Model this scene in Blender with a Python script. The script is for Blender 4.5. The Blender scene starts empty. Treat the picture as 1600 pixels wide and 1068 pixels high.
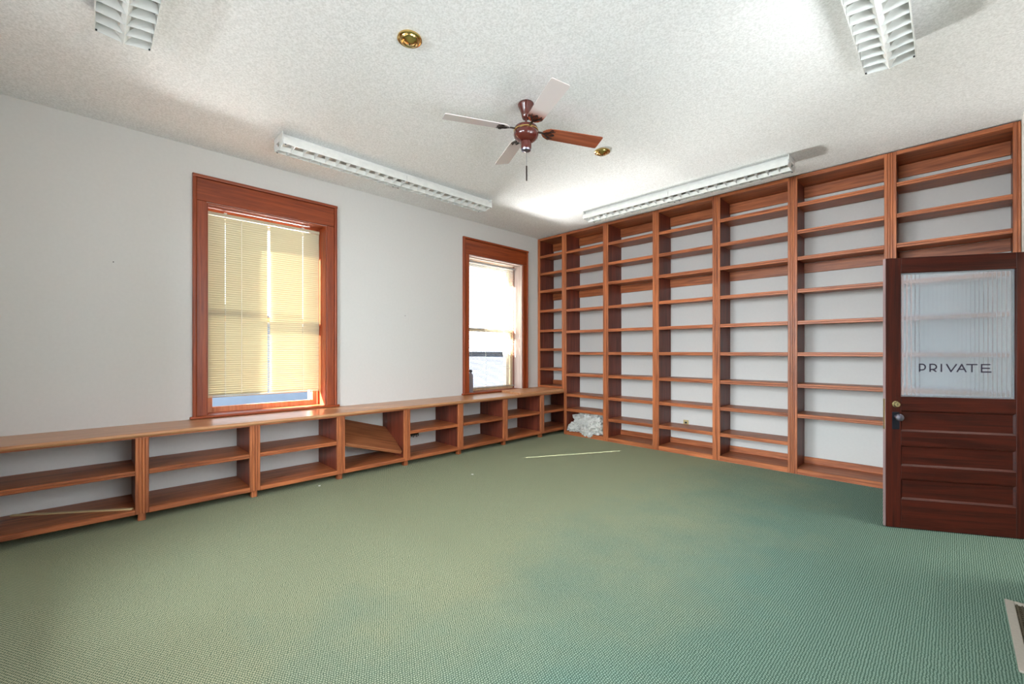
import bpy, bmesh, math, random
from mathutils import Vector, Matrix, noise
random.seed(7)
S = bpy.context.scene
C = S.collection
H = 1.33                                   # camera height; floor is z = 0

# ------------------------------------------------------------------ camera, world, sun, exposure
cam_d = bpy.data.cameras.new('camera'); cam = bpy.data.objects.new('camera', cam_d); C.objects.link(cam)
cam.location = (0, 0, H); cam.rotation_euler = (math.radians(90), 0, math.radians(45.44))
cam_d.sensor_fit = 'HORIZONTAL'; cam_d.sensor_width = 36.0
cam_d.lens = 36.0 * 679.5 / 1600
cam_d.shift_y = (548.6 - 534) / 1600
cam_d.clip_start = 0.02
S.camera = cam

vs = S.view_settings
S.display_settings.display_device = 'sRGB'
vs.view_transform = 'Standard'; vs.look = 'None'; vs.gamma = 1.0; vs.use_curve_mapping = False
vs.exposure = 0.22

w = bpy.data.worlds.new('world'); S.world = w; w.use_nodes = True
wn = w.node_tree; wn.nodes.clear()
out = wn.nodes.new('ShaderNodeOutputWorld'); bg = wn.nodes.new('ShaderNodeBackground')
geo = wn.nodes.new('ShaderNodeTexCoord'); sep = wn.nodes.new('ShaderNodeSeparateXYZ')
ramp = wn.nodes.new('ShaderNodeValToRGB')
ramp.color_ramp.elements[0].position = 0.0; ramp.color_ramp.elements[0].color = (0.95, 0.97, 1.0, 1)
ramp.color_ramp.elements[1].position = 0.8; ramp.color_ramp.elements[1].color = (0.55, 0.74, 1.0, 1)
wn.links.new(geo.outputs['Generated'], sep.inputs[0]); wn.links.new(sep.outputs['Z'], ramp.inputs[0])
wn.links.new(ramp.outputs[0], bg.inputs['Color']); bg.inputs['Strength'].default_value = 2.8
wn.links.new(bg.outputs[0], out.inputs[0])

SUN = Vector((0.475, 0.88, -0.565)).normalized()
sd = bpy.data.lights.new('sun', 'SUN'); sd.energy = 125.0; sd.angle = math.radians(0.3); sd.color = (1.0, 0.95, 0.87)
so = bpy.data.objects.new('sun', sd); C.objects.link(so)
so.rotation_euler = SUN.to_track_quat('-Z', 'Y').to_euler()

def area(name, loc, target, sx, sy, e, col):
    d = bpy.data.lights.new(name, 'AREA'); d.shape = 'RECTANGLE'; d.size = sx; d.size_y = sy; d.energy = e; d.color = col
    o = bpy.data.objects.new(name, d); C.objects.link(o); o.location = loc
    o.rotation_euler = (Vector(target) - Vector(loc)).to_track_quat('-Z', 'Y').to_euler()
    return o
# daylight reflected up from the sunlit ground outside the two left windows
area('ground_bounce_window_far', (-11.0, 4.9, -1.0), (-5.2, 4.55, 1.6), 3.4, 1.3, 4400, (1.0, 0.97, 0.93))
area('ground_bounce_window_near', (-11.0, 1.2, -1.0), (-5.2, 1.4, 1.6), 3.0, 1.2, 60, (1.0, 0.97, 0.92))
# added fill lamp outside the two added windows behind the camera
area('fill_window_near', (-1.9, -4.4, 2.4), (-1.8, 2.0, 1.3), 5.0, 2.6, 1430, (0.86, 0.94, 1.0))
# added fill lamps, high and low, outside the two added right-hand windows
area('fill_window_right', (4.4, 1.8, 2.8), (-2.0, 1.8, 1.2), 5.0, 2.6, 450, (0.92, 0.96, 1.0))
area('fill_ceiling_right', (3.6, 1.8, -0.6), (-2.0, 1.8, 3.2), 5.0, 2.6, 560, (0.97, 0.98, 1.0))
# hall lamp beyond the doorway
area('hall_lamp', (1.2, 4.4, 3.1), (1.2, 4.4, 0), 0.8, 0.8, 40, (1.0, 0.93, 0.85))

# ------------------------------------------------------------------ helpers
def lin(c):
    r = []
    for v in c:
        v /= 255.0
        r.append(v / 12.92 if v <= 0.04045 else ((v + 0.055) / 1.055) ** 2.4)
    return (r[0], r[1], r[2], 1.0)

class NT:
    def __init__(s, name):
        s.m = bpy.data.materials.new(name); s.m.use_nodes = True; s.t = s.m.node_tree; s.t.nodes.clear()
        s.out = s.n('ShaderNodeOutputMaterial')
    def n(s, t, **k):
        o = s.t.nodes.new(t)
        for a, v in k.items(): setattr(o, a, v)
        return o
    def l(s, a, b): s.t.links.new(a, b)
    def bsdf(s, **k):
        b = s.n('ShaderNodeBsdfPrincipled')
        for a, v in k.items(): b.inputs[a.replace('_', ' ')].default_value = v
        s.l(b.outputs[0], s.out.inputs[0]); s.b = b
        return b
    def ramp(s, stops):
        r = s.n('ShaderNodeValToRGB'); e = r.color_ramp.elements
        while len(e) < len(stops): e.new(0.5)
        for i, (p, c) in enumerate(stops): e[i].position = p; e[i].color = c
        return r
    def math(s, op, a, b=None):
        m = s.n('ShaderNodeMath', operation=op)
        for i, v in enumerate((a, b)):
            if v is None: continue
            if isinstance(v, (int, float)): m.inputs[i].default_value = v
            else: s.l(v, m.inputs[i])
        return m.outputs[0]

def plain(name, col, rough=0.6, metal=0.0, spec=0.5, bump=0.0, bscale=80.0, coat=0.0, var=0.90):
    t = NT(name); b = t.bsdf(Base_Color=lin(col), Roughness=rough, Metallic=metal)
    b.inputs['Specular IOR Level'].default_value = spec
    b.inputs['Coat Weight'].default_value = coat
    if True:
        tc = t.n('ShaderNodeTexCoord'); nz = t.n('ShaderNodeTexNoise'); nz.inputs['Scale'].default_value = bscale
        nz.inputs['Detail'].default_value = 2.8
        t.l(tc.outputs['Object'], nz.inputs['Vector'])
        c = lin(col); d = tuple(v * var for v in c[:3]) + (1,)
        r = t.ramp([(0.3, d), (0.7, c)]); t.l(nz.outputs['Fac'], r.inputs[0]); t.l(r.outputs[0], b.inputs['Base Color'])
        if bump:
            bp = t.n('ShaderNodeBump'); bp.inputs['Strength'].default_value = bump; bp.inputs['Distance'].default_value = 0.004
            t.l(nz.outputs['Fac'], bp.inputs['Height']); t.l(bp.outputs[0], b.inputs['Normal'])
    return t.m

def wood(name, light, dark, axis, rough=0.45, coat=0.08, scale=1.0, spec=0.4):
    t = NT(name); b = t.bsdf(Roughness=rough); b.inputs['Specular IOR Level'].default_value = spec; b.inputs['Coat Weight'].default_value = coat; b.inputs['Coat Roughness'].default_value = 0.25
    tc = t.n('ShaderNodeTexCoord'); oi = t.n('ShaderNodeObjectInfo')
    off = t.n('ShaderNodeVectorMath', operation='ADD'); sc = t.math('MULTIPLY', oi.outputs['Random'], 37.0)
    t.l(tc.outputs['Object'], off.inputs[0]); t.l(sc, off.inputs[1])
    mp = t.n('ShaderNodeMapping'); s = [26.0 * scale] * 3; s['xyz'.index(axis)] = 1.3 * scale
    mp.inputs['Scale'].default_value = s; t.l(off.outputs[0], mp.inputs['Vector'])
    n1 = t.n('ShaderNodeTexNoise'); n1.inputs['Scale'].default_value = 1.0; n1.inputs['Detail'].default_value = 5.0; n1.inputs['Distortion'].default_value = 1.2
    t.l(mp.outputs[0], n1.inputs['Vector'])
    mp2 = t.n('ShaderNodeMapping'); s2 = [260.0 * scale] * 3; s2['xyz'.index(axis)] = 7.0 * scale
    mp2.inputs['Scale'].default_value = s2; t.l(off.outputs[0], mp2.inputs['Vector'])
    n2 = t.n('ShaderNodeTexNoise'); n2.inputs['Scale'].default_value = 1.0; n2.inputs['Detail'].default_value = 2.8
    t.l(mp2.outputs[0], n2.inputs['Vector'])
    f = t.math('ADD', t.math('MULTIPLY', n1.outputs['Fac'], 0.65), t.math('MULTIPLY', n2.outputs['Fac'], 0.35))
    r = t.ramp([(0.36, lin(dark)), (0.62, lin(light))]); t.l(f, r.inputs[0])
    hv = t.n('ShaderNodeHueSaturation'); t.l(r.outputs[0], hv.inputs['Color'])
    t.l(t.math('ADD', t.math('MULTIPLY', oi.outputs['Random'], 0.2), 0.9), hv.inputs['Value'])
    t.l(hv.outputs[0], b.inputs['Base Color'])
    bp = t.n('ShaderNodeBump'); bp.inputs['Strength'].default_value = 0.12; bp.inputs['Distance'].default_value = 0.001
    t.l(n2.outputs['Fac'], bp.inputs['Height']); t.l(bp.outputs[0], b.inputs['Normal'])
    return t.m

OAK_L, OAK_D = (190, 111, 66), (122, 62, 34)
M = {}
for a in 'xyz':
    M['oak_' + a] = wood('oak_stained_' + a, OAK_L, OAK_D, a)
    M['trim_' + a] = wood('window_trim_oak_' + a, (160, 74, 34), (120, 48, 20), a, rough=0.45, coat=0.08)
    M['panel_' + a] = wood('bookcase_side_oak_' + a, (126, 58, 40), (82, 36, 25), a)
    M['door_' + a] = wood('mahogany_door_' + a, (76, 27, 15), (42, 15, 9), a, rough=0.45, coat=0.0, spec=0.25)
M['top'] = wood('worktop_oak', (186, 128, 92), (146, 92, 62), 'x', rough=0.3, coat=0.4)
M['shelfboard'] = wood('loose_board_oak', (170, 106, 68), (124, 72, 44), 'x')
M['lath'] = wood('pale_lath', (232, 210, 166), (204, 178, 130), 'x', rough=0.6, coat=0)
M['sash'] = wood('sash_pine', (206, 132, 88), (176, 100, 62), 'z')
M['sash_glare'] = wood('sash_glare', (214, 190, 150), (190, 160, 118), 'z')  # far window's sash, its overexposed look put into the colour
M['wall'] = plain('wall_paint', (210, 207, 203), 0.75, bump=0.02, bscale=40, var=0.975)
M['plain_trim'] = plain('exterior_trim', (205, 200, 190), 0.7)
M['white'] = plain('fixture_enamel', (226, 226, 222), 0.35, bscale=20)
M['louver'] = plain('louver_enamel', (214, 216, 214), 0.3, bscale=20)
M['brass'] = plain('polished_brass', (216, 184, 118), 0.16, metal=1.0, bscale=30)
M['dark_iron'] = plain('dark_bronze', (58, 46, 44), 0.4, metal=0.7)
M['fan_body'] = plain('fan_red_brown', (88, 32, 24), 0.22, coat=0.6, bscale=30)
M['blade'] = wood('fan_blade_veneer', (168, 92, 62), (128, 64, 44), 'x', rough=0.22, coat=0.6)
def pale_blade(name, root):
    t = NT(name); b = t.bsdf(Roughness=0.25); b.inputs['Coat Weight'].default_value = 0.5
    tc = t.n('ShaderNodeTexCoord'); sp = t.n('ShaderNodeSeparateXYZ'); t.l(tc.outputs['Object'], sp.inputs[0])
    nz = t.n('ShaderNodeTexNoise'); nz.inputs['Scale'].default_value = 6.0; t.l(tc.outputs['Object'], nz.inputs['Vector'])
    v = t.math('ADD', sp.outputs['X'], t.math('MULTIPLY', t.math('SUBTRACT', nz.outputs['Fac'], 0.5), 0.06))
    pale = lin((214, 204, 202)); brown = lin((150, 74, 50))
    r = t.ramp([(0.21, brown if root else pale), (0.31, pale)]); t.l(v, r.inputs[0]); t.l(r.outputs[0], b.inputs['Base Color'])
    return t.m
M['blade_pale'] = pale_blade('fan_blade_pale', False); M['blade_pale_root'] = pale_blade('fan_blade_pale_brown_root', True)
M['chrome'] = plain('worn_chrome', (150, 150, 168), 0.28, metal=1.0)
M['door_edge_glare'] = wood('glare_door_edge', (176, 150, 150), (140, 112, 110), 'z')  # pale colour stands for window glare on the dark door edge
M['jamb_glare'] = wood('glare_jamb', (226, 206, 196), (206, 180, 168), 'z')  # far window's jamb lightened in colour to stand for glare
M['black_metal'] = plain('black_iron', (38, 42, 50), 0.35, metal=0.6)
M['lock_brass'] = plain('lock_brass', (205, 190, 140), 0.25, metal=0.8)
M['letter'] = plain('letter_paint', (34, 24, 48), 0.5)
M['outlet'] = plain('outlet_ivory', (188, 168, 118), 0.5)
M['outlet_dark'] = plain('outlet_black', (40, 40, 32), 0.5, bscale=300)
M['grille'] = plain('register_brown', (92, 82, 62), 0.5, metal=0.2)
M['register_frame'] = plain('register_frame_beige', (186, 178, 166), 0.45)
M['register_dark'] = plain('register_dark', (20, 18, 18), 0.9)
M['bottle'] = plain('bottle_grey', (138, 132, 138), 0.4)
M['bottle_cap'] = plain('bottle_cap', (74, 66, 66), 0.5)
M['paper'] = plain('paper_scrap', (226, 224, 214), 0.7)
M['cord'] = plain('cord_white', (232, 228, 214), 0.6)
M['nail'] = plain('nail_dark', (70, 66, 62), 0.5)
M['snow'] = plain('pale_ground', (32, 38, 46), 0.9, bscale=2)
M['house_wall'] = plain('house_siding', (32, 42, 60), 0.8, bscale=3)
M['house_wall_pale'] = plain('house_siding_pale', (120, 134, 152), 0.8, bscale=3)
M['house_roof'] = plain('house_roof', (96, 104, 118), 0.8, bscale=6)
M['house_glass'] = plain('house_window_glass', (90, 104, 128), 0.2)
M['sun_block_brick'] = plain('sun_block_masonry', (150, 120, 100), 0.9, bscale=12)

def ceiling_mat():
    t = NT('ceiling_popcorn'); b = t.bsdf(Roughness=0.9)
    tc = t.n('ShaderNodeTexCoord')
    v = t.n('ShaderNodeTexNoise'); v.inputs['Scale'].default_value = 84.0; v.inputs['Detail'].default_value = 3.0; v.inputs['Roughness'].default_value = 0.6
    t.l(tc.outputs['Object'], v.inputs['Vector'])
    r = t.ramp([(0.36, lin((218, 218, 217))), (0.62, lin((240, 240, 240)))]); t.l(v.outputs['Fac'], r.inputs[0]); t.l(r.outputs[0], b.inputs['Base Color'])
    bp = t.n('ShaderNodeBump'); bp.inputs['Strength'].default_value = 0.30; bp.inputs['Distance'].default_value = 0.005
    t.l(v.outputs['Fac'], bp.inputs['Height']); t.l(bp.outputs[0], b.inputs['Normal'])
    return t.m
M['ceiling'] = ceiling_mat()

def carpet_mat():
    t = NT('carpet_woven_green'); b = t.bsdf(Roughness=0.95); b.inputs['Specular IOR Level'].default_value = 0.15
    tc = t.n('ShaderNodeTexCoord'); sp = t.n('ShaderNodeSeparateXYZ')
    jit = t.n('ShaderNodeTexNoise'); jit.inputs['Scale'].default_value = 38.0; jit.inputs['Detail'].default_value = 2.8
    t.l(tc.outputs['Object'], jit.inputs['Vector']); t.l(tc.outputs['Object'], sp.inputs[0])
    j = t.math('MULTIPLY', jit.outputs['Fac'], 0.011)
    px = t.math('ADD', sp.outputs['X'], j); py = t.math('ADD', sp.outputs['Y'], j)
    row = t.math('MULTIPLY', px, 1 / 0.0105)
    par = t.math('MULTIPLY', t.math('FLOOR', row), 0.5)
    col = t.math('ADD', t.math('MULTIPLY', py, 1 / 0.0115), par)
    sx = t.math('SINE', t.math('MULTIPLY', t.math('FRACT', row), math.pi))
    sy = t.math('SINE', t.math('MULTIPLY', t.math('FRACT', col), math.pi))
    loop = t.math('MULTIPLY', sx, sy)
    n = t.n('ShaderNodeTexNoise'); n.inputs['Scale'].default_value = 120.0; n.inputs['Detail'].default_value = 2.8
    t.l(tc.outputs['Object'], n.inputs['Vector'])
    fac = t.math('ADD', t.math('MULTIPLY', loop, 0.75), t.math('MULTIPLY', n.outputs['Fac'], 0.35))
    r = t.ramp([(0.22, lin((90, 106, 92))), (0.55, lin((156, 167, 149))), (0.9, lin((208, 210, 192)))])
    t.l(fac, r.inputs[0])
    big = t.n('ShaderNodeTexNoise'); big.inputs['Scale'].default_value = 1.1; big.inputs['Detail'].default_value = 4.0; big.inputs['Roughness'].default_value = 0.6
    t.l(tc.outputs['Object'], big.inputs['Vector'])
    light_tint = t.math('ADD', t.math('MULTIPLY', sp.outputs['X'], -0.42), t.math('MULTIPLY', t.math('SUBTRACT', big.outputs['Fac'], 0.5), 1.1))   # light painted in: paler by the windows, teal away, plus random tone
    r2 = t.ramp([(0.30, lin((192, 222, 222))), (0.95, lin((248, 243, 222)))]); t.l(light_tint, r2.inputs[0])
    mx = t.n('ShaderNodeMix', data_type='RGBA', blend_type='MULTIPLY'); mx.inputs[0].default_value = 1.0
    t.l(r.outputs[0], mx.inputs[6]); t.l(r2.outputs[0], mx.inputs[7]); t.l(mx.outputs[2], b.inputs['Base Color'])
    bp = t.n('ShaderNodeBump'); bp.inputs['Strength'].default_value = 0.5; bp.inputs['Distance'].default_value = 0.004
    t.l(fac, bp.inputs['Height']); t.l(bp.outputs[0], b.inputs['Normal'])
    return t.m
M['carpet'] = carpet_mat()

def glass_mat():
    t = NT('window_glass'); tr = t.n('ShaderNodeBsdfTransparent'); gl = t.n('ShaderNodeBsdfGlossy'); gl.inputs['Roughness'].default_value = 0.02
    tr.inputs['Color'].default_value = (0.96, 0.98, 0.98, 1)
    lw = t.n('ShaderNodeFresnel'); lw.inputs['IOR'].default_value = 1.45
    mx = t.n('ShaderNodeMixShader'); gm = t.n('ShaderNodeNewGeometry'); t.l(t.math('MULTIPLY', lw.outputs[0], t.math('SUBTRACT', 1.0, gm.outputs['Backfacing'])), mx.inputs[0]); t.l(tr.outputs[0], mx.inputs[1]); t.l(gl.outputs[0], mx.inputs[2])
    t.l(mx.outputs[0], t.out.inputs[0]); return t.m
M['glass'] = glass_mat()

def slat_mat(name, col, tcol, fac):
    t = NT(name); d = t.n('ShaderNodeBsdfPrincipled'); d.inputs['Base Color'].default_value = lin(col); d.inputs['Roughness'].default_value = 0.35
    tl = t.n('ShaderNodeBsdfTranslucent'); tl.inputs['Color'].default_value = lin(tcol)
    mx = t.n('ShaderNodeMixShader'); mx.inputs[0].default_value = fac
    t.l(d.outputs[0], mx.inputs[1]); t.l(tl.outputs[0], mx.inputs[2]); t.l(mx.outputs[0], t.out.inputs[0]); return t.m
M['slat_white'] = slat_mat('blind_slat_white', (178, 178, 174), (220, 214, 196), 0.02)
M['slat'] = slat_mat('blind_slat_cream', (196, 188, 160), (230, 216, 178), 0.004)

def reeded_mat():
    t = NT('reeded_glass'); b = t.bsdf(Base_Color=(0.84, 0.92, 1.0, 1), Roughness=0.14, IOR=1.40)
    b.inputs['Transmission Weight'].default_value = 0.80
    tc = t.n('ShaderNodeTexCoord'); mp = t.n('ShaderNodeMapping'); mp.inputs['Scale'].default_value = (90, 90, 1.5)
    nz = t.n('ShaderNodeTexNoise'); nz.inputs['Scale'].default_value = 1.0; nz.inputs['Detail'].default_value = 2
    t.l(tc.outputs['Object'], mp.inputs[0]); t.l(mp.outputs[0], nz.inputs['Vector'])
    r = t.ramp([(0.3, (0.10, 0.10, 0.10, 1)), (0.7, (0.17, 0.17, 0.17, 1))]); t.l(nz.outputs['Fac'], r.inputs[0]); t.l(r.outputs[0], b.inputs['Roughness'])
    return t.m
M['reeded'] = reeded_mat()

def plastic_mat():
    t = NT('crumpled_plastic_film'); b = t.bsdf(Base_Color=lin((226, 224, 218)), Roughness=0.22)
    b.inputs['Transmission Weight'].default_value = 0.25; b.inputs['Coat Weight'].default_value = 0.5
    tc = t.n('ShaderNodeTexCoord'); v = t.n('ShaderNodeTexVoronoi', feature='DISTANCE_TO_EDGE'); v.inputs['Scale'].default_value = 26
    t.l(tc.outputs['Object'], v.inputs['Vector'])
    bp = t.n('ShaderNodeBump'); bp.inputs['Strength'].default_value = 0.8; bp.inputs['Distance'].default_value = 0.02
    t.l(v.outputs['Distance'], bp.inputs['Height']); t.l(bp.outputs[0], b.inputs['Normal'])
    return t.m
M['plastic'] = plastic_mat()

# --- mesh building
def box(bm, x0, x1, y0, y1, z0, z1, bev=0.0):
    r = bmesh.ops.create_cube(bm, size=1.0)['verts']
    for v in r:
        v.co = Vector(((x0 + x1) / 2 + v.co.x * (x1 - x0), (y0 + y1) / 2 + v.co.y * (y1 - y0), (z0 + z1) / 2 + v.co.z * (z1 - z0)))
    if bev:
        es = list({e for v in r for e in v.link_edges})
        bmesh.ops.bevel(bm, geom=es, offset=bev, segments=1, affect='EDGES')

def prism(bm, pts, axis, a0, a1):
    """pts: closed 2-D profile; extruded along axis ('x': pts=(y,z); 'y': pts=(x,z); 'z': pts=(x,y))."""
    def P(p, a):
        return {'x': (a, p[0], p[1]), 'y': (p[0], a, p[1]), 'z': (p[0], p[1], a)}[axis]
    A = [bm.verts.new(P(p, a0)) for p in pts]; B = [bm.verts.new(P(p, a1)) for p in pts]
    n = len(pts)
    fs = [bm.faces.new(A), bm.faces.new(B[::-1])]
    for i in range(n): fs.append(bm.faces.new((A[i], B[i], B[(i + 1) % n], A[(i + 1) % n])))

def lathe(bm, prof, cx=0, cy=0, seg=28):
    rings = []
    for r, z in prof:
        if r < 1e-5: rings.append([bm.verts.new((cx, cy, z))])
        else: rings.append([bm.verts.new((cx + r * math.cos(2 * math.pi * i / seg), cy + r * math.sin(2 * math.pi * i / seg), z)) for i in range(seg)])
    for a, b in zip(rings, rings[1:]):
        for i in range(seg):
            j = (i + 1) % seg
            if len(a) == 1 and len(b) == 1: continue
            if len(a) == 1: bm.faces.new((a[0], b[j], b[i]))
            elif len(b) == 1: bm.faces.new((a[i], a[j], b[0]))
            else: bm.faces.new((a[i], a[j], b[j], b[i]))

def tube(bm, pts, r, seg=8):
    rings = []
    for i, p in enumerate(pts):
        p = Vector(p); d = (Vector(pts[min(i + 1, len(pts) - 1)]) - Vector(pts[max(i - 1, 0)])).normalized()
        u = d.orthogonal().normalized() if i == 0 else (u - d * u.dot(d)).normalized(); v = d.cross(u)
        rings.append([bm.verts.new(p + u * r * math.cos(2 * math.pi * k / seg) + v * r * math.sin(2 * math.pi * k / seg)) for k in range(seg)])
    for a, b in zip(rings, rings[1:]):
        for k in range(seg): bm.faces.new((a[k], a[(k + 1) % seg], b[(k + 1) % seg], b[k]))
    bm.faces.new(rings[0][::-1]); bm.faces.new(rings[-1])

def new(): return bmesh.new()
def obj(name, bm, mat, parent=None, smooth=False, loc=None):
    bmesh.ops.recalc_face_normals(bm, faces=bm.faces)
    me = bpy.data.meshes.new(name); bm.to_mesh(me); bm.free()
    me.materials.append(mat)
    if smooth:
        for p in me.polygons: p.use_smooth = True
        me.set_sharp_from_angle(angle=math.radians(35))
    o = bpy.data.objects.new(name, me); C.objects.link(o)
    if parent: o.parent = parent
    if loc: o.location = loc
    return o
def again(o, name, parent, loc=(0, 0, 0), rot=(0, 0, 0)):
    c = o.copy(); c.name = name; C.objects.link(c); c.parent = parent; c.location = loc; c.rotation_euler = rot
    return c
def tag(o, label=None, cat=None, group=None, kind=None):
    if label: o['label'] = label
    if cat: o['category'] = cat
    if group: o['group'] = group
    if kind: o['kind'] = kind
    return o
def empty(name, loc=(0, 0, 0), rz=0.0):
    o = bpy.data.objects.new(name, None); C.objects.link(o); o.location = loc; o.rotation_euler = (0, 0, rz); o.empty_display_size = 0.1
    return o
def bx(name, mat, parent, x0, x1, y0, y1, z0, z1, bev=0.0):
    bm = new(); box(bm, x0, x1, y0, y1, z0, z1, bev); return obj(name, bm, mat, parent)

# ------------------------------------------------------------------ room shell
XL, XR, YF, YN, ZC = -4.977, 0.394, 5.90, -1.0, 3.245
TH = 0.39                                   # thickness of the left wall
bm = new(); box(bm, XL - TH, 2.0, YN - 0.2, YF + 0.2, -0.12, 0.0); tag(obj('floor', bm, M['carpet']), 'worn green woven loop carpet', kind='structure')
bm = new(); box(bm, XL - TH, 2.0, YN - 0.2, YF + 0.2, ZC, ZC + 0.12); tag(obj('ceiling', bm, M['ceiling']), 'white textured ceiling', kind='structure')
W = [(0.83, 1.955), (4.008, 5.137)]          # window openings (Y), z 0.70 .. 2.745
WZ0, WZ1 = 0.698, 2.745
bm = new()
ys = [YN, W[0][0], W[0][1], W[1][0], W[1][1], YF]
for i in range(5):
    if i % 2 == 0: box(bm, XL - TH, XL, ys[i], ys[i + 1], 0, ZC)
    else:
        box(bm, XL - TH, XL, ys[i], ys[i + 1], 0, WZ0); box(bm, XL - TH, XL, ys[i], ys[i + 1], WZ1, ZC)
wl = tag(obj('wall_left', bm, M['wall']), 'pale painted wall with two windows', kind='structure')
for y, z in ((0.178, 2.084), (2.961, 1.790)):
    bm = new(); box(bm, XL, XL + 0.004, y - 0.004, y + 0.004, z - 0.004, z + 0.004, 0.001); obj('nail', bm, M['nail'], wl)
bm = new(); box(bm, XL - TH, 2.0, YF, YF + 0.2, 0, ZC); tag(obj('wall_far', bm, M['wall']), 'pale wall behind the tall bookcases', kind='structure')
NW = [(-3.3, -2.0), (-1.6, -0.3)]             # unseen near-wall windows, added to let fill light in
bm = new(); xs_ = [XL - TH, NW[0][0], NW[0][1], NW[1][0], NW[1][1], 2.0]
for i in range(5):
    if i % 2 == 0: box(bm, xs_[i], xs_[i + 1], YN - 0.2, YN, 0, ZC)
    else: box(bm, xs_[i], xs_[i + 1], YN - 0.2, YN, 0, 0.75); box(bm, xs_[i], xs_[i + 1], YN - 0.2, YN, 2.75, ZC)
tag(obj('wall_near', bm, M['wall']), 'pale wall behind the camera', kind='structure')
DY0, DY1, DZ = 3.886, 4.770, 2.05            # doorway
RW = [(0.45, 1.55), (2.05, 3.15)]  # unseen right-wall windows, put in as openings for fill light
bm = new()
def rwall(a, b): box(bm, XR, XR + 0.16, a, b, 0, ZC)
rwall(YN, RW[0][0]); rwall(RW[0][1], RW[1][0]); rwall(RW[1][1], DY0); rwall(DY1, YF)
for a, b in RW: box(bm, XR, XR + 0.16, a, b, 0, 0.75); box(bm, XR, XR + 0.16, a, b, 2.75, ZC)
box(bm, XR, XR + 0.16, DY0, DY1, DZ, ZC)
tag(obj('wall_right', bm, M['wall']), 'pale wall with the doorway', kind='structure')
bm = new(); box(bm, 1.9, 2.0, 3.55, YF, 0, ZC); box(bm, XR + 0.16, 1.9, 3.45, 3.55, 0, ZC)
tag(obj('wall_hall', bm, M['wall']), 'pale hall wall beyond the doorway', kind='structure')

# --- left windows (double hung, oak casing)
def double_hung(idx, y0, y1, sash_mat, label):
    r = tag(empty('window_%d' % idx, (XL, y0, 0)), label, kind='structure')
    w_ = y1 - y0; cw = 0.110
    # casing (local: x into room, y along wall)
    for a, b in ((-cw, -0.001), (w_ + 0.001, w_ + cw)):
        bm = new(); box(bm, 0.0, 0.022, a + (0.03 if a < 0 else 0), b - (0 if a < 0 else 0.03), 0.722, 2.745, 0.003); obj('side_casing', bm, M['trim_z'], r)
    bm = new(); box(bm, 0.0, 0.024, -cw + 0.03, w_ + cw - 0.03, 2.747, 2.955, 0.003); obj('head_casing', bm, M['trim_y'], r)
    for a, b in ((-cw, -cw + 0.029), (w_ + cw - 0.029, w_ + cw)):
        bm = new(); prism(bm, [(0, a), (0.034, a), (0.040, a + 0.010), (0.040, b - 0.010), (0.034, b), (0, b)], 'z', 0.722, 2.957); obj('back_band', bm, M['trim_z'], r)
    bm = new(); prism(bm, [(0, 2.957), (0.042, 2.957), (0.046, 2.968), (0.046, 2.980), (0.030, 2.990), (0, 2.990)], 'y', -cw, w_ + cw); obj('head_band', bm, M['trim_y'], r)
    # jamb linings and stops
    for a, b in ((0.0, 0.012), (w_ - 0.012, w_)):
        bx('jamb', M['trim_z'] if idx == 1 else M['jamb_glare'], r, -TH + 0.08, 0.001, a, b, 0.722, 2.745)
    bx('head_jamb', M['trim_y'] if idx == 1 else M['jamb_glare'], r, -TH + 0.08, 0.001, 0.012, w_ - 0.012, 2.733, 2.745)
    for a, b in ((0.012, 0.030), (w_ - 0.030, w_ - 0.012)):
        bx('stop', M['trim_z'], r, -0.190, -0.172, a, b, 0.722, 2.733, 0.003)
    # stool and sill
    bm = new(); box(bm, -0.30, 0.002, 0.0, w_, 0.699, 0.722); box(bm, 0.002, 0.040, -cw - 0.022, w_ + cw + 0.030, 0.699, 0.722, 0.006); obj('stool', bm, M['trim_y'], r)
    # sashes: lower inside, upper outside
    def sash(name, x0, x1, z0, z1, bot, top):
        s = tag(empty(name, (0, 0, 0)), None); s.parent = r
        a, b = 0.030, w_ - 0.030; st = 0.052
        bx('sash_stile', sash_mat, s, x0, x1, a, a + st, z0, z1, 0.003); bx('sash_stile', sash_mat, s, x0, x1, b - st, b, z0, z1, 0.003)
        bx('sash_rail', sash_mat, s, x0, x1, a + st, b - st, z0, z0 + bot, 0.003); bx('sash_rail', sash_mat, s, x0, x1, a + st, b - st, z1 - top, z1, 0.003)
        xm = (x0 + x1) / 2
        bx('pane', M['glass'], s, xm - 0.002, xm + 0.002, a + st, b - st, z0 + bot, z1 - top)
    sash('lower_sash', -0.232, -0.196, 0.722, 1.690, 0.055, 0.045)
    sash('upper_sash', -0.270, -0.234, 1.640, 2.733, 0.045, 0.055)
    # outer frame narrows the opening
    bm = new()
    for a, b in ((0.0, 0.065), (w_ - 0.065, w_)): box(bm, -TH, -TH + 0.078, a, b, 0.722, 2.745)
    box(bm, -TH, -TH + 0.078, 0.065, w_ - 0.065, 2.66, 2.745); box(bm, -TH - 0.06, -0.302, 0.0, w_, 0.64, 0.715)
    obj('outer_frame', bm, M['plain_trim'], r)
    return r
double_hung(1, W[0][0], W[0][1], M['sash'], 'nearer of the two left windows, oak casing, closed cream blind')
double_hung(2, W[1][0], W[1][1], M['sash_glare'], 'window by the far corner with oak casing and open blind')

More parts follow.
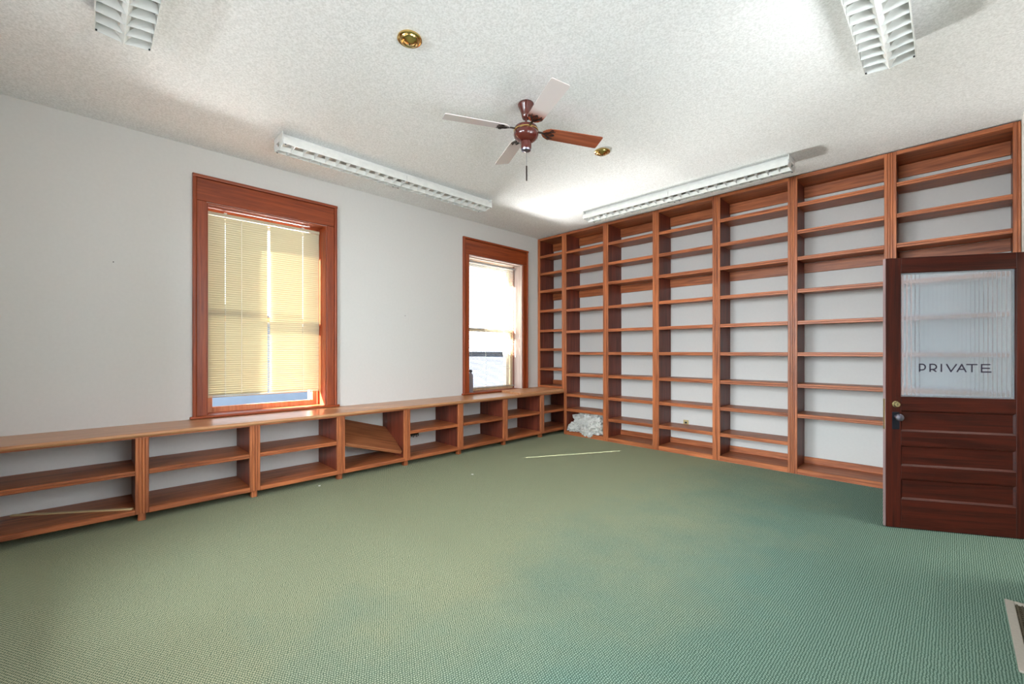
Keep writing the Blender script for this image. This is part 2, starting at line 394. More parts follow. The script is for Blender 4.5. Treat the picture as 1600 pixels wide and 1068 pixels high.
# --- added unseen windows that carry the fill light, and doorway frame
PLAIN = [((XR, a, 0), 0.0, b - a, 'oak framed window added for fill light in the right wall, ' + t) for (a, b), t in zip(RW, ('nearer the camera', 'nearer the doorway'))]
PLAIN += [((b, YN, 0), 0, b - a, 'oak framed window added for fill light in the near wall, ' + t) for (a, b), t in zip(NW, ('nearer the low cases', 'nearer the camera'))]
for k, (lc, rz_, wd, lab_) in enumerate(PLAIN):
    r = tag(empty('window_%d' % (k + 3), lc, 0.0 if k < 2 else math.radians(-90)), lab_, kind='structure')
    if k >= 2: r.location.x -= wd
    bm = new(); box(bm, -0.02, 0, -0.1, 0, 0.65, 2.85); box(bm, -0.02, 0, wd, wd + 0.1, 0.65, 2.85); box(bm, -0.02, 0, 0, wd, 2.75, 2.85); box(bm, -0.03, 0, 0, wd, 0.65, 0.75)
    obj('fill_window_casing', bm, M['trim_z'], r)
    bm = new(); box(bm, 0.06, 0.10, 0, 0.05, 0.75, 2.75); box(bm, 0.06, 0.10, wd - 0.05, wd, 0.75, 2.75); box(bm, 0.06, 0.10, 0.05, wd - 0.05, 0.75, 0.82); box(bm, 0.06, 0.10, 0.05, wd - 0.05, 2.68, 2.75); box(bm, 0.06, 0.10, 0.05, wd - 0.05, 1.70, 1.76)
    obj('sash_frame', bm, M['sash'], r)
    bx('pane', M['glass'], r, 0.078, 0.082, 0.05, wd - 0.05, 0.82, 1.70); bx('pane', M['glass'], r, 0.078, 0.082, 0.05, wd - 0.05, 1.76, 2.68)
bm = new()
for a, b in ((DY0 - 0.11, DY0), (DY1, DY1 + 0.11)): box(bm, XR - 0.02, XR, a, b, 0, DZ + 0.12)
box(bm, XR - 0.02, XR, DY0, DY1, DZ, DZ + 0.12)
tag(obj('trim_1', bm, M['door_z']), 'dark wood casing around the doorway', kind='structure')

# ------------------------------------------------------------------ tall bookcases on the far wall
YB = 5.51                                   # front plane
SH_W_L = [0.337, 0.652, 0.978, 1.320, 1.662, 2.005, 2.357, 2.642, 2.937]
TOPZ = 3.232
def stile_profile(x0, x1, flip):
    # beaded face strip, profile in (x, y); front at y = 0
    w_ = x1 - x0
    p = [(0, 0.024), (0, 0.004), (0.003, 0.0), (0.014, 0.0), (0.017, 0.005), (0.020, 0.005), (0.023, 0.0), (w_ - 0.003, 0.0), (w_, 0.004), (w_, 0.024)]
    return [((x1 - q[0]) if flip else (x0 + q[0]), q[1]) for q in p]
def nosed_shelf(bm, x0, x1, ztop, yf, yb, t=0.022, nose=0.042):
    z = ztop
    prism(bm, [(yb, z), (yf + 0.004, z), (yf, z - 0.004), (yf, z - 0.016), (yf + 0.005, z - 0.019), (yf + 0.005, z - 0.023), (yf, z - 0.026), (yf, z - nose + 0.003), (yf + 0.003, z - nose), (yf + 0.020, z - nose), (yf + 0.020, z - t), (yb, z - t)], 'x', x0, x1)
def bookcase(xa, xb, shelves, label, z0=0.0, base=0.058, dep=0.385):
    r = tag(empty('bookcase', (xa, YB, z0)), label, 'bookcase', 'oak bookcases along the far wall')
    w_ = xb - xa - 0.001; h = TOPZ - z0; sw = 0.044
    for f in (0, 1):
        a, b = (0.0, sw) if not f else (w_ - sw, w_)
        bm = new(); prism(bm, stile_profile(a, b, f), 'z', 0, h); obj('stile', bm, M['oak_z'], r)
        a, b = (0.008, 0.032) if not f else (w_ - 0.032, w_ - 0.008)
        bm = new(); box(bm, a, b, 0.0242, dep, 0.0, h); obj('side_panel', bm, M['panel_z'], r)
    bm = new(); nosed_shelf(bm, 0.0325, w_ - 0.0325, h - 0.004, 0.0245, dep - 0.004, 0.022, 0.030); obj('top_panel', bm, M['oak_x'], r)
    bm = new(); prism(bm, [(0.003, h - 0.034), (0.003, h - 0.004), (0.0, h), (0.024, h), (0.024, h - 0.034)], 'x', sw + 0.0005, w_ - sw - 0.0005); obj('top_rail', bm, M['oak_x'], r)
    xi0, xi1 = 0.0335, w_ - 0.0335
    first = None
    for z in shelves:
        bm = new(); nosed_shelf(bm, sw + 0.002, w_ - sw - 0.002, z - z0, 0.003, 0.0242)
        box(bm, xi0, xi1, 0.0242, dep - 0.030, z - z0 - 0.022, z - z0)
        obj('shelf', bm, M['oak_x'], r)
    bm = new(); box(bm, xi0, xi1, 0.026, dep - 0.002, base - 0.022, base); obj('bottom_panel', bm, M['oak_x'], r)
    bm = new(); prism(bm, [(0.002, 0), (0.002, base - 0.005), (0.007, base), (0.0255, base), (0.0255, 0)], 'x', sw + 0.0005, w_ - sw - 0.0005); obj('kick_board', bm, M['oak_x'], r)
    rails = [(h - 0.155, h - 0.03)]
    if 2.357 in shelves: rails.append((2.222 - z0, 2.332 - z0))
    rails.append((base + 0.001, base + 0.072))
    for a, b in rails:
        bm = new(); box(bm, xi0, xi1, dep - 0.024, dep - 0.006, a, b, 0.002); obj('back_rail', bm, M['oak_x'], r)
    return r
XB = [-4.972, -4.405, -3.621, -2.829, -2.038, -1.234, -0.426, 0.392]
bookcase(XB[0], XB[1], [1.055, 1.380, 1.695, 2.025, 2.357, 2.650, 2.943], 'short narrow oak bookcase in the far corner, standing on the low case', z0=0.7265, base=0.035)
bookcase(XB[1], XB[2], [0.416] + SH_W_L[1:], 'tall oak bookcase with crumpled plastic sheeting on its bottom')
bookcase(XB[2], XB[3], SH_W_L, 'tall empty oak bookcase directly right of the one holding crumpled plastic')
bookcase(XB[3], XB[4], SH_W_L, 'tall oak bookcase with a small wall outlet showing above its lowest shelf')
bookcase(XB[4], XB[5], SH_W_L, 'tall oak bookcase just left of the one missing its lowest shelf')
bookcase(XB[5], XB[6], SH_W_L[1:], 'tall oak bookcase missing its lowest shelf, beside the open PRIVATE door')
bookcase(XB[6], XB[7], SH_W_L, 'tall oak bookcase at the right wall, half hidden behind the open PRIVATE door')

# wall outlets
r = tag(empty('wall_outlet', (-2.581, YF, 0.33)), 'small ivory outlet on the wall behind the tall bookcase shelves', 'outlet')
bx('cover_plate', M['outlet'], r, -0.036, 0.036, -0.006, 0.0, -0.058, 0.058, 0.002)
for z in (-0.022, 0.022): bx('socket', M['outlet_dark'], r, -0.015, 0.015, -0.009, -0.006, z - 0.012, z + 0.012, 0.002)
r = tag(empty('wiring_block', (XL, 3.085, 0.228)), 'small black wiring block on the wall inside the low case', 'wiring')
bx('backplate', M['outlet_dark'], r, 0.0, 0.010, -0.075, 0.075, 0.005, 0.030, 0.002)
for k in range(6):
    bm = new(); tube(bm, [(0.012, -0.062 + k * 0.025, 0.020), (0.020, -0.066 + k * 0.025, 0.0), (0.012, -0.058 + k * 0.025, -0.022 + 0.012 * (k % 2))], 0.0055, 6); obj('wire', bm, M['outlet_dark'], r)

# ------------------------------------------------------------------ low cases under the windows
XFR = -4.45
YU = [-0.56, 0.326, 1.110, 1.900, 2.677, 3.461, 4.260, 5.046, 5.892]
LOW = ['low oak case nearest the camera, with a pale lath on its bottom shelf',
       'low oak case under the left half of the near window',
       'low oak case under the right half of the near window',
       'low oak case holding the fallen slanting shelf board',
       'low oak case with the small black wiring block on the wall inside',
       'low oak case under the left half of the far window',
       'low oak case under the right half of the far window',
       'low oak case in the far corner, below the short narrow bookcase']
for k in range(8):
    ya, yb = YU[k], YU[k + 1]
    r = tag(empty('low_bookcase', (XFR, ya, 0), math.pi / 2), LOW[k], 'bookcase', 'low oak cases under the windows')
    w_ = yb - ya - 0.001; zb, zt, dep, sw = 0.062, 0.664, 0.520, 0.041
    for f in (0, 1):
        a, b = (0.0, sw) if not f else (w_ - sw, w_)
        bm = new(); prism(bm, stile_profile(a, b, f), 'z', zb, zt - 0.012); obj('stile', bm, M['oak_z'], r)
        a, b = (0.008, 0.032) if not f else (w_ - 0.032, w_ - 0.008)
        bx('side_panel', M['panel_z'], r, a, b, 0.0242, dep, zb, zt)
    bm = new(); prism(bm, [(-0.004, zt), (-0.004, zt - 0.012), (0.024, zt - 0.012), (0.024, zt)], 'x', 0, w_); obj('cornice_strip', bm, M['oak_x'], r)
    if k != 3:
        bm = new(); nosed_shelf(bm, sw + 0.002, w_ - sw - 0.002, 0.402, 0.004, 0.0242, 0.022, 0.038)
        box(bm, 0.0335, w_ - 0.0335, 0.0242, dep - 0.02, 0.380, 0.402); obj('shelf', bm, M['oak_x'], r)
    bm = new(); box(bm, 0.0335, w_ - 0.0335, 0.026, dep - 0.002, 0.078, 0.101); obj('bottom_panel', bm, M['oak_x'], r)
    bm = new(); prism(bm, [(0.0255, 0.062), (-0.004, 0.062), (-0.006, 0.068), (-0.006, 0.090), (0.0, 0.097), (0.006, 0.101), (0.0255, 0.101)], 'x', sw + 0.0005, w_ - sw - 0.0005); obj('bottom_rail', bm, M['oak_x'], r)
    if k == 0: bx('foot', M['oak_z'], r, 0.0, 0.03, 0.01, 0.08, 0, 0.0618, 0.002)
    else: bx('foot', M['oak_z'], r, -0.024, 0.024, 0.030, 0.085, 0, 0.0618, 0.002)
    for yy in (0.40,): bx('foot', M['oak_z'], r, 0.010, 0.045, yy, yy + 0.06, 0, 0.0618)
# continuous worktop over all of them
bm = new(); prism(bm, [(XL + 0.002, 0.6645), (XFR + 0.022, 0.6645), (XFR + 0.031, 0.672), (XFR + 0.034, 0.681), (XFR + 0.031, 0.690), (XFR + 0.022, 0.6965), (XL + 0.002, 0.6965)], 'y', -0.57, 5.893)
me_top = obj('worktop', bm, wood('worktop_oak_y', (206, 152, 108), (172, 116, 76), 'y', rough=0.32, coat=0.2), smooth=True)
tag(me_top, 'long continuous oak worktop covering the row of low cases', 'worktop')
bm = new()
prism(bm, [(-4.929, 4.628), (-4.412, 4.520), (-4.412, 5.508), (-4.410, 5.885), (-4.968, 5.885), (-4.968, 5.30), (-4.929, 5.30)], 'z', 0.6975, 0.726)
tag(obj('overlay_board', bm, wood('overlay_oak', (206, 152, 110), (174, 118, 80), 'y')), 'second oak board laid on the worktop at the far corner', 'board')
# fallen shelf board
FL, FR_, BL, BR = Vector((-4.475, 1.955, 0.372)), Vector((-4.475, 2.620, 0.182)), Vector((-4.945, 2.10, 0.585)), Vector((-4.945, 2.640, 0.43))
ctr = (FL + FR_) / 2; ex = (FR_ - FL).normalized(); 
up = Vector((-0.47, 0.04, 0.235)); ey = (up - ex * up.dot(ex)).normalized(); ez = ex.cross(ey)
L_, D_ = 0.690, 0.49
bm = new(); nosed_shelf(bm, -L_ / 2, L_ / 2, 0.0, -0.012, 0.008, 0.022, 0.036); box(bm, -L_ / 2, L_ / 2, 0.008, D_, -0.022, 0.0)
o = obj('loose_shelf', bm, M['shelfboard'])
o.matrix_world = Matrix(((ex.x, ey.x, ez.x, ctr.x), (ex.y, ey.y, ez.y, ctr.y), (ex.z, ey.z, ez.z, ctr.z), (0, 0, 0, 1)))
tag(o, 'fallen oak shelf board slanting inside a low case', 'shelf')
# lath
a, b = Vector((-4.478, 0.270, 0.1015)), Vector((-4.935, -0.385, 0.1015)); d = (b - a)
bm = new(); box(bm, 0, d.length, -0.013, 0.013, 0, 0.010, 0.001); o = obj('lath', bm, M['lath']); o.location = a; o.rotation_euler = (0, 0, math.atan2(d.y, d.x))
tag(o, 'thin pale wooden lath lying across the bottom of the nearest low case', 'stick')

# ------------------------------------------------------------------ mini blinds
def slat_bm(length, holes, width=0.027, crown=0.0028, hw=0.0025):
    bm = new(); xs = [-0.5, -0.22, 0.22, 0.5]
    cuts = [0.0]
    for i, h in enumerate(holes): cuts += [h - (hw * 5.0 if len(holes) == 3 and i == 1 else hw), h + (hw * 5.0 if len(holes) == 3 and i == 1 else hw)]
    cuts.append(length)
    V = {}
    for i, y in enumerate(cuts):
        for j, x in enumerate(xs): V[i, j] = bm.verts.new((x * width, y, crown * (1 - (2 * x) ** 2)))
    for i in range(len(cuts) - 1):
        for j in range(3):
            if i % 2 == 1 and (j == 1 or (len(holes) == 3 and i == 3 and j == 0)): continue
            bm.faces.new((V[i, j], V[i + 1, j], V[i + 1, j + 1], V[i, j + 1]))
    return bm
def blind(y0, y1, xc, ztop, zbot, tilt, cords, wand_y, label, sm):
    r = tag(empty('mini_blind', (xc, y0, 0)), label, 'blind')
    L = y1 - y0; n = int(round((ztop - 0.045 - zbot - 0.015) / 0.0222))
    bm = new(); prism(bm, [(-0.013, ztop - 0.030), (0.013, ztop - 0.030), (0.014, ztop - 0.026), (0.014, ztop), (-0.014, ztop), (-0.014, ztop - 0.026)], 'y', 0, L); obj('headrail', bm, sm, r)
    first = obj('slat', slat_bm(L, [c - y0 for c in cords]), sm, r, smooth=True)
    for i in range(n):
        z = ztop - 0.048 - i * 0.0222
        o = first if i == 0 else again(first, 'slat', r)
        o.location = (0, 0, z); o.rotation_euler = (0, tilt + random.uniform(-0.03, 0.03), 0)
    zb = ztop - 0.048 - (n - 1) * 0.0222 - 0.020
    bm = new(); box(bm, -0.011, 0.011, 0, L, zb - 0.008, zb + 0.004, 0.003); obj('bottom_rail', bm, sm, r)
    for c in cords:
        bm = new(); tube(bm, [(0.0145, c - y0, ztop - 0.03), (0.0145, c - y0, zb)], 0.0009, 4); obj('ladder_cord', bm, M['cord'], r)
    bm = new(); tube(bm, [(0.022, wand_y - y0, ztop - 0.03), (0.024, wand_y - y0, zb + 0.03)], 0.0035, 6); obj('wand', bm, M['cord'], r)
    for c in (cords[0], cords[-1]):
        bx('hold_down_clip', M['white'], r, -0.014, 0.017, c - y0 - 0.012, c - y0 + 0.012, ztop, ztop + 0.012)
    return r
blind(0.848, 1.932, XL - 0.152, 2.703, 0.858, math.radians(-64), [1.012, 1.408, 1.753], 1.150, 'closed cream mini blind in the near window', M['slat'])
blind(4.030, 5.112, XL - 0.152, 2.703, 0.748, math.radians(-13), [4.180, 4.950], 4.455, 'tilted open white mini blind in the far window', M['slat_white'])

# bottle on the far sill
r = tag(empty('spray_bottle', (-5.03, 4.092, 0.7225)), 'slim grey capped bottle on the sill of the far window', 'bottle')
bm = new(); lathe(bm, [(0, 0), (0.036, 0), (0.038, 0.006), (0.038, 0.235), (0.034, 0.262), (0.018, 0.285), (0.016, 0.300), (0, 0.300)]); obj('body', bm, M['bottle'], r, True)
bm = new(); lathe(bm, [(0, 0.300), (0.024, 0.300), (0.025, 0.322), (0.019, 0.334), (0, 0.336)]); obj('cap', bm, M['bottle_cap'], r, True)

# ------------------------------------------------------------------ fluorescent fixtures
def fixture(loc, rz, label, n=24):
    """local x along the 2.43 m length, y across, z down from the ceiling."""
    r = tag(empty('fluorescent_fixture', (loc[0], loc[1], ZC), rz), label, 'ceiling light', 'long louvered ceiling lights')
    L, hw = 2.43, 0.125
    bm = new(); prism(bm, [(-0.062, 0), (0.062, 0), (0.062, -0.030), (0.118, -0.046), (0.118, -0.050), (-0.118, -0.050), (-0.118, -0.046), (-0.062, -0.030)], 'x', 0.0, L); obj('housing', bm, M['white'], r)
    for half in (0, 1):
        x0 = 0.0 + half * (L / 2 + 0.002); x1 = x0 + L / 2 - 0.002
        lv = obj('louver_frame', (lambda b: (
            prism(b, [(-hw, -0.050), (-hw + 0.004, -0.050), (-hw + 0.004, -0.108), (-hw, -0.108)], 'x', x0, x1),
            prism(b, [(hw - 0.004, -0.050), (hw, -0.050), (hw, -0.108), (hw - 0.004, -0.108)], 'x', x0, x1),
            prism(b, [(-0.020, -0.092), (0.020, -0.092), (0.0, -0.128)], 'x', x0, x1),
            b)[-1])(new()), M['white'], r)
        m = 12; pit = (x1 - x0) / m; first = None
        for i in range(m + 1):
            xx = x0 + min(max(i * pit, 0.004), x1 - x0 - 0.004)
            for s in (-1, 1):
                if first is None:
                    b = new()
                    # curved vee blade: wide at top, knife edge at bottom
                    pts_o = [(0.121, -0.108), (0.118, -0.066), (0.085, -0.058), (0.046, -0.062), (0.017, -0.094), (0.004, -0.121), (0.06, -0.113)]
                    A = [b.verts.new((0.0, y, z)) for y, z in pts_o]
                    Bv = []; Cv = []
                    for y, z in pts_o:
                        t = 0.014 * max(0.0, min(1.0, (z + 0.112) / 0.05)) + 0.0008
                        Bv.append((t, y, z))
                    for q in A: b.verts.remove(q)
                    P1 = [b.verts.new((t, y, z)) for t, y, z in Bv]; P2 = [b.verts.new((-t, y, z)) for t, y, z in Bv]
                    b.faces.new(P1); b.faces.new(P2[::-1]); nn = len(P1)
                    for q in range(nn): b.faces.new((P1[q], P2[q], P2[(q + 1) % nn], P1[(q + 1) % nn]))
                    first = obj('louver_blade', b, M['louver'], lv); first.location = (xx, 0, 0); o = first
                else:
                    o = again(first, 'louver_blade', lv, (xx, 0, 0))
                o.scale = (1, 1 if s > 0 else -1, 1)
    for xx in (-0.006, L): bx('end_plate', M['white'], r, xx, xx + 0.006, -0.118, 0.118, -0.060, -0.002)
    for xx in (0.02, L / 2 - 0.03, L / 2 + 0.03, L - 0.02):
        for s in (-1, 1): bx('latch', M['black_metal'], r, xx - 0.006, xx + 0.006, s * 0.115 - 0.004, s * 0.115 + 0.004, -0.112, -0.107)
    return r
fixture((-4.205, 1.235), math.pi / 2, 'long louvered ceiling light parallel to the window wall')
fixture((-3.555, 4.985), 0.0, 'long louvered ceiling light in front of the tall bookcases')
fixture((-0.285, 1.215), math.pi / 2, 'louvered ceiling light cut off at the top right')
fixture((-3.400, 0.165), 0.0, 'louvered ceiling light cut off at the top left')

# ------------------------------------------------------------------ brass discs
for x, y, lab in ((-2.336, 1.421, 'polished brass dome plate on the ceiling, larger and nearer the camera'), (-2.361, 3.538, 'polished brass dome plate on the ceiling behind the fan')):
    r = tag(empty('brass_dome', (x, y, ZC)), lab, 'ceiling plate', 'brass domes on the ceiling')
    bm = new(); lathe(bm, [(0, 0), (0.072, 0), (0.074, -0.004), (0.074, -0.012), (0.068, -0.016), (0.062, -0.014), (0.062, -0.010)], seg=40); obj('rim', bm, M['brass'], r, True)
    bm = new(); lathe(bm, [(0.062, -0.011), (0.058, -0.020), (0.048, -0.028), (0.040, -0.030), (0.036, -0.026), (0.022, -0.034), (0.010, -0.037), (0, -0.038)], seg=40); obj('dome', bm, M['brass'], r, True)
    bm = new(); lathe(bm, [(0, -0.036), (0.005, -0.037), (0.004, -0.042), (0, -0.043)], 0.0, 0.0, 10); obj('screw', bm, M['dark_iron'], r, True)

# ------------------------------------------------------------------ ceiling fan
FX, FY = -2.322, 2.439
r = fan = tag(empty('ceiling_fan', (FX, FY, ZC)), 'red-brown four blade ceiling fan with pull chain', 'ceiling fan')
Z = lambda z: z - ZC
bm = new(); lathe(bm, [(0, 0), (0.060, 0), (0.064, -0.010), (0.060, -0.024), (0.046, -0.055), (0.036, -0.092), (0.031, -0.112), (0.027, -0.116), (0.0, -0.116)]); obj('canopy', bm, M['fan_body'], r, True)
bm = new(); lathe(bm, [(0.009, -0.110), (0.009, -0.185), (0.014, -0.187), (0.014, -0.200), (0.0, -0.201)], seg=14); obj('downrod', bm, M['fan_body'], r, True)
bm = new(); lathe(bm, [(0.018, -0.172), (0.068, -0.177), (0.086, -0.184), (0.091, -0.192), (0.091, -0.209)], seg=36); obj('motor_cap', bm, M['fan_body'], r, True)
bm = new(); lathe(bm, [(0.091, -0.207), (0.0965, -0.209), (0.0965, -0.216), (0.091, -0.218)], seg=36); obj('brass_band', bm, M['brass'], r, True)
bm = new(); lathe(bm, [(0.091, -0.217), (0.0955, -0.224), (0.096, -0.246), (0.089, -0.266), (0.068, -0.283), (0.044, -0.293), (0.0, -0.294)], seg=36); obj('motor_housing', bm, M['fan_body'], r, True)
bm = new(); lathe(bm, [(0.036, -0.292), (0.042, -0.297), (0.042, -0.346), (0.038, -0.356)], seg=28); obj('switch_housing', bm, M['fan_body'], r, True)
bm = new(); lathe(bm, [(0.039, -0.354), (0.036, -0.364), (0.020, -0.370), (0.0, -0.371)], seg=28); obj('bottom_cap', bm, M['chrome'], r, True)
bm = new(); tube(bm, [(0.006, 0, -0.37), (0.006, 0, -0.485)], 0.0013, 5); ch = obj('pull_chain', bm, M['chrome'], r)
bm = new(); lathe(bm, [(0, -0.478), (0.004, -0.482), (0.0055, -0.49), (0.0055, -0.592), (0.004, -0.598), (0, -0.599)], 0.006, 0, 10); obj('chain_fob', bm, M['dark_iron'], ch, True)
def blade_bm():
    b = new(); pts = []
    r0, r1 = 0.135, 0.640
    prof = [(r0, 0.018), (r0 + 0.02, 0.040), (r0 + 0.05, 0.056), (r0 + 0.10, 0.060), (r1 - 0.02, 0.068), (r1 - 0.004, 0.066), (r1, 0.058)]
    pts = [(x, y) for x, y in prof] + [(x, -y) for x, y in prof[::-1]]
    prism(b, pts, 'z', -0.003, 0.003); return b
def iron_bm():
    b = new()
    box(b, 0.085, 0.150, -0.009, 0.009, -0.004, 0.004, 0.002)
    for s in (-1, 1):
        pts = []
        for k in range(22):
            t = k / 21; ang = t * 2.3 * math.pi
            pts.append((0.165 + t * 0.055 + 0.014 * math.sin(ang), s * (0.010 + 0.026 * t + 0.010 * (1 - math.cos(ang)) * 0.5), -0.007))
        tube(b, pts, 0.003, 6)
        tube(b, [(0.150, s * 0.004, -0.006), (0.165, s * 0.020, -0.007), (0.185, s * 0.024, -0.007), (0.215, s * 0.012, -0.007), (0.232, s * 0.004, -0.007)], 0.003, 6)
        tube(b, [(0.200 + 0.012 * math.cos(q), s * 0.044 + 0.010 * math.sin(q), -0.007) for q in [i * math.pi / 6 for i in range(13)]], 0.0028, 6)
    tube(b, [(0.140, 0, -0.005), (0.190, 0, -0.007), (0.235, 0, -0.007)], 0.0035, 6)
    return b
bl0 = ir0 = None
for k, a in enumerate((-116, -26, 64, 154)):
    rot = (math.radians(-11), 0, 0)
    bl = obj('blade', blade_bm(), M['blade'], r) if bl0 is None else again(bl0, 'blade', r)
    mt = Matrix.Rotation(math.radians(a), 4, 'Z') @ Matrix.Translation((0, 0, Z(3.040))) @ Matrix.Rotation(math.radians(-12), 4, 'X')
    bl.matrix_local = mt
    ir = obj('blade_iron', iron_bm(), M['dark_iron'], bl, True) if ir0 is None else again(ir0, 'blade_iron', bl)
    ir.location = (0, 0, 0); ir.rotation_euler = (0, 0, 0)
    if k != 2:
        if bl is bl0: pass
        bl.data = bl.data.copy() if k else bl.data
        bl.data.materials[0] = M['blade_pale_root' if k == 1 else 'blade_pale']; bl['label'] = 'pale greyish blade' if k != 1 else 'pale greyish blade, red-brown near the hub'
    else:
        bl.data = bl.data.copy(); bl.data.materials[0] = M['blade']; bl['label'] = 'red-brown wood blade'
    if bl0 is None: bl0, ir0 = bl, ir

# ------------------------------------------------------------------ the PRIVATE door
ang = math.atan2(0.49177, 0.87072)
r = door = tag(empty('door_1', (-0.361, 4.328, 0), ang), 'dark mahogany door standing open, reeded glass lettered PRIVATE', kind='structure')
DW, DTt, DT, z_0 = 0.870, 2.032, 0.036, 0.006
gx0, gx1 = 0.097, 0.774
def dpart(name, x0, x1, z0, z1, ax, y0=0.0, y1=DT, bev=0.002): return bx(name, M['door_' + ax], r, x0, x1, y0, y1, z0, z1, bev)
bx('edge_glare_strip', M['door_edge_glare'], r, -0.0012, 0.0, 0.001, DT - 0.001, z_0, DTt)['label'] = 'pale edge painted as window glare'
dpart('stile', 0.0002, gx0 - 0.0004, z_0, DTt, 'z'); dpart('stile', gx1 + 0.0004, DW, z_0, DTt, 'z')
for a, b in ((1.918, DTt), (0.886, 0.990), (0.623, 0.732), (0.373, 0.472), (z_0, 0.222)): dpart('rail', gx0, gx1, a, b, 'x')
for a, b in ((0.732, 0.886), (0.472, 0.623), (0.222, 0.373)):
    p = dpart('panel', gx0 + 0.001, gx1 - 0.001, a + 0.001, b - 0.001, 'x', 0.013, 0.023, 0.0)
    for y0, y1, yy in ((0.003, 0.0128, 1), (0.0232, 0.033, -1)):
        bm = new(); m_ = 0.011
        za, zb_ = a + 0.001, b - 0.001; xa, xb = gx0 + 0.001, gx1 - 0.001
        yo, yi = (y0, y1) if yy > 0 else (y1, y0)
        prism(bm, [(yi, za), (yo, za), (yi, za + m_)], 'x', xa, xb); prism(bm, [(yi, zb_), (yo, zb_), (yi, zb_ - m_)], 'x', xa, xb)
        prism(bm, [(xa, yi), (xa, yo), (xa + m_, yi)], 'z', za, zb_); prism(bm, [(xb, yi), (xb, yo), (xb - m_, yi)], 'z', za, zb_)
        obj('moulding', bm, M['door_x'], p)
# reeded pane
bm = new(); n = 27; seg = 6; pts = []
wpan = gx1 - gx0 - 0.002
for i in range(n * seg + 1):
    x = gx0 + 0.001 + wpan * i / (n * seg); ph = (i % seg) / seg
    pts.append((x, 0.0225 + 0.0022 * math.sin(math.pi * ph)))
poly = pts + [(gx1 - 0.001, 0.0165), (gx0 + 0.001, 0.0165)]
prism(bm, poly, 'z', 0.991, 1.917); pane = obj('pane', bm, M['reeded'], r)
bm = new()
for x0, x1, z0, z1 in ((gx0 + 0.001, gx0 + 0.012, 0.991, 1.917), (gx1 - 0.012, gx1 - 0.001, 0.991, 1.917), (gx0 + 0.012, gx1 - 0.012, 0.991, 1.001), (gx0 + 0.012, gx1 - 0.012, 1.907, 1.917)):
    box(bm, x0, x1, 0.0265, 0.033, z0, z1, 0.002)
obj('glazing_bead', bm, M['door_z'], r)
# lettering: strokes on the glass front
def strokes(lines, wd=0.0085):
    b = new(); y0, y1 = 0.0158, 0.0166
    for (xa, za), (xb, zb_) in lines:
        dx, dz = xb - xa, zb_ - za; L = math.hypot(dx, dz); nx, nz = -dz / L * wd / 2, dx / L * wd / 2
        ex_, ez_ = dx / L * wd * 0.35, dz / L * wd * 0.35
        prism(b, [(xa + nx - ex_, za + nz - ez_), (xb + nx + ex_, zb_ + nz + ez_), (xb - nx + ex_, zb_ - nz + ez_), (xa - nx - ex_, za - nz - ez_)], 'y', y0, y1)
    return b
b0, t0 = 1.181, 1.234; mz = 1.199
def arc(xs, xr, za, zb_):
    cz, rz_ = (za + zb_) / 2, (zb_ - za) / 2; rx = xr - xs
    P = [(xs, zb_)] + [(xs + rx * (0.45 + 0.55 * math.sin(q)), cz + rz_ * math.cos(q)) for q in [i * math.pi / 8 for i in range(9)]] + [(xs, za)]
    return list(zip(P, P[1:]))
letters = [
    [((0.219, b0), (0.219, t0))] + arc(0.219, 0.254, 1.192, t0),
    [((0.283, b0), (0.283, t0))] + arc(0.283, 0.321, 1.196, t0) + [((0.300, 1.196), (0.318, b0))],
    [((0.351, b0), (0.351, t0))],
    [((0.383, t0), (0.408, b0)), ((0.408, b0), (0.440, t0))],
    [((0.445, b0), (0.472, t0)), ((0.472, t0), (0.496, b0)), ((0.453, mz), (0.488, mz))],
    [((0.501, t0), (0.560, t0)), ((0.531, b0), (0.531, t0))],
    [((0.587, b0), (0.587, t0)), ((0.587, t0), (0.634, t0)), ((0.587, 1.207), (0.632, 1.207)), ((0.587, b0), (0.640, b0))]]
for Ls in letters: obj('letter', strokes(Ls), M['letter'], pane)
# lock and knobs
bm = new(); tmp = new()
def ylathe(prof, cx, cz, y0, sgn=-1, seg=20):
    b = new(); lathe(b, prof, seg=seg)
    for v in b.verts: v.co = Vector((cx + v.co.x, y0 + sgn * v.co.z, cz + v.co.y))
    return b
tmp.free(); bm.free()
lk = obj('lock_cylinder', ylathe([(0, 0), (0.024, 0), (0.024, 0.006), (0.019, 0.012), (0.017, 0.026), (0, 0.027)], 0.063, 0.933, 0.0), M['lock_brass'], r, True)
bx('keyway', M['black_metal'], lk, 0.0615, 0.0645, -0.0285, -0.0265, 0.925, 0.941)
for sgn, y0 in ((-1, 0.0), (1, DT)):
    ep = bx('lock_plate', M['black_metal'], r, 0.040, 0.086, min(y0, y0 + sgn * 0.003), max(y0, y0 + sgn * 0.003), 0.744, 0.874, 0.001)
    obj('knob', ylathe([(0, 0.0), (0.014, 0.002), (0.010, 0.010), (0.009, 0.026), (0.018, 0.034), (0.026, 0.042), (0.027, 0.050), (0.022, 0.058), (0.010, 0.062), (0, 0.0625)], 0.064, 0.838, y0 + sgn * 0.002, sgn), M['chrome'] if sgn < 0 else M['black_metal'], ep, True)
    bx('keyhole', M['register_dark'], ep, 0.061, 0.065, min(y0 + sgn * 0.003, y0 + sgn * 0.0036), max(y0 + sgn * 0.003, y0 + sgn * 0.0036), 0.776, 0.792)
bx('latch_plate', M['lock_brass'], r, -0.0028, -0.0012, 0.008, 0.028, 0.74, 0.97)
for z in (0.25, 1.05, 1.80): bx('hinge', M['lock_brass'], r, DW, DW + 0.006, 0.006, 0.030, z - 0.05, z + 0.05)

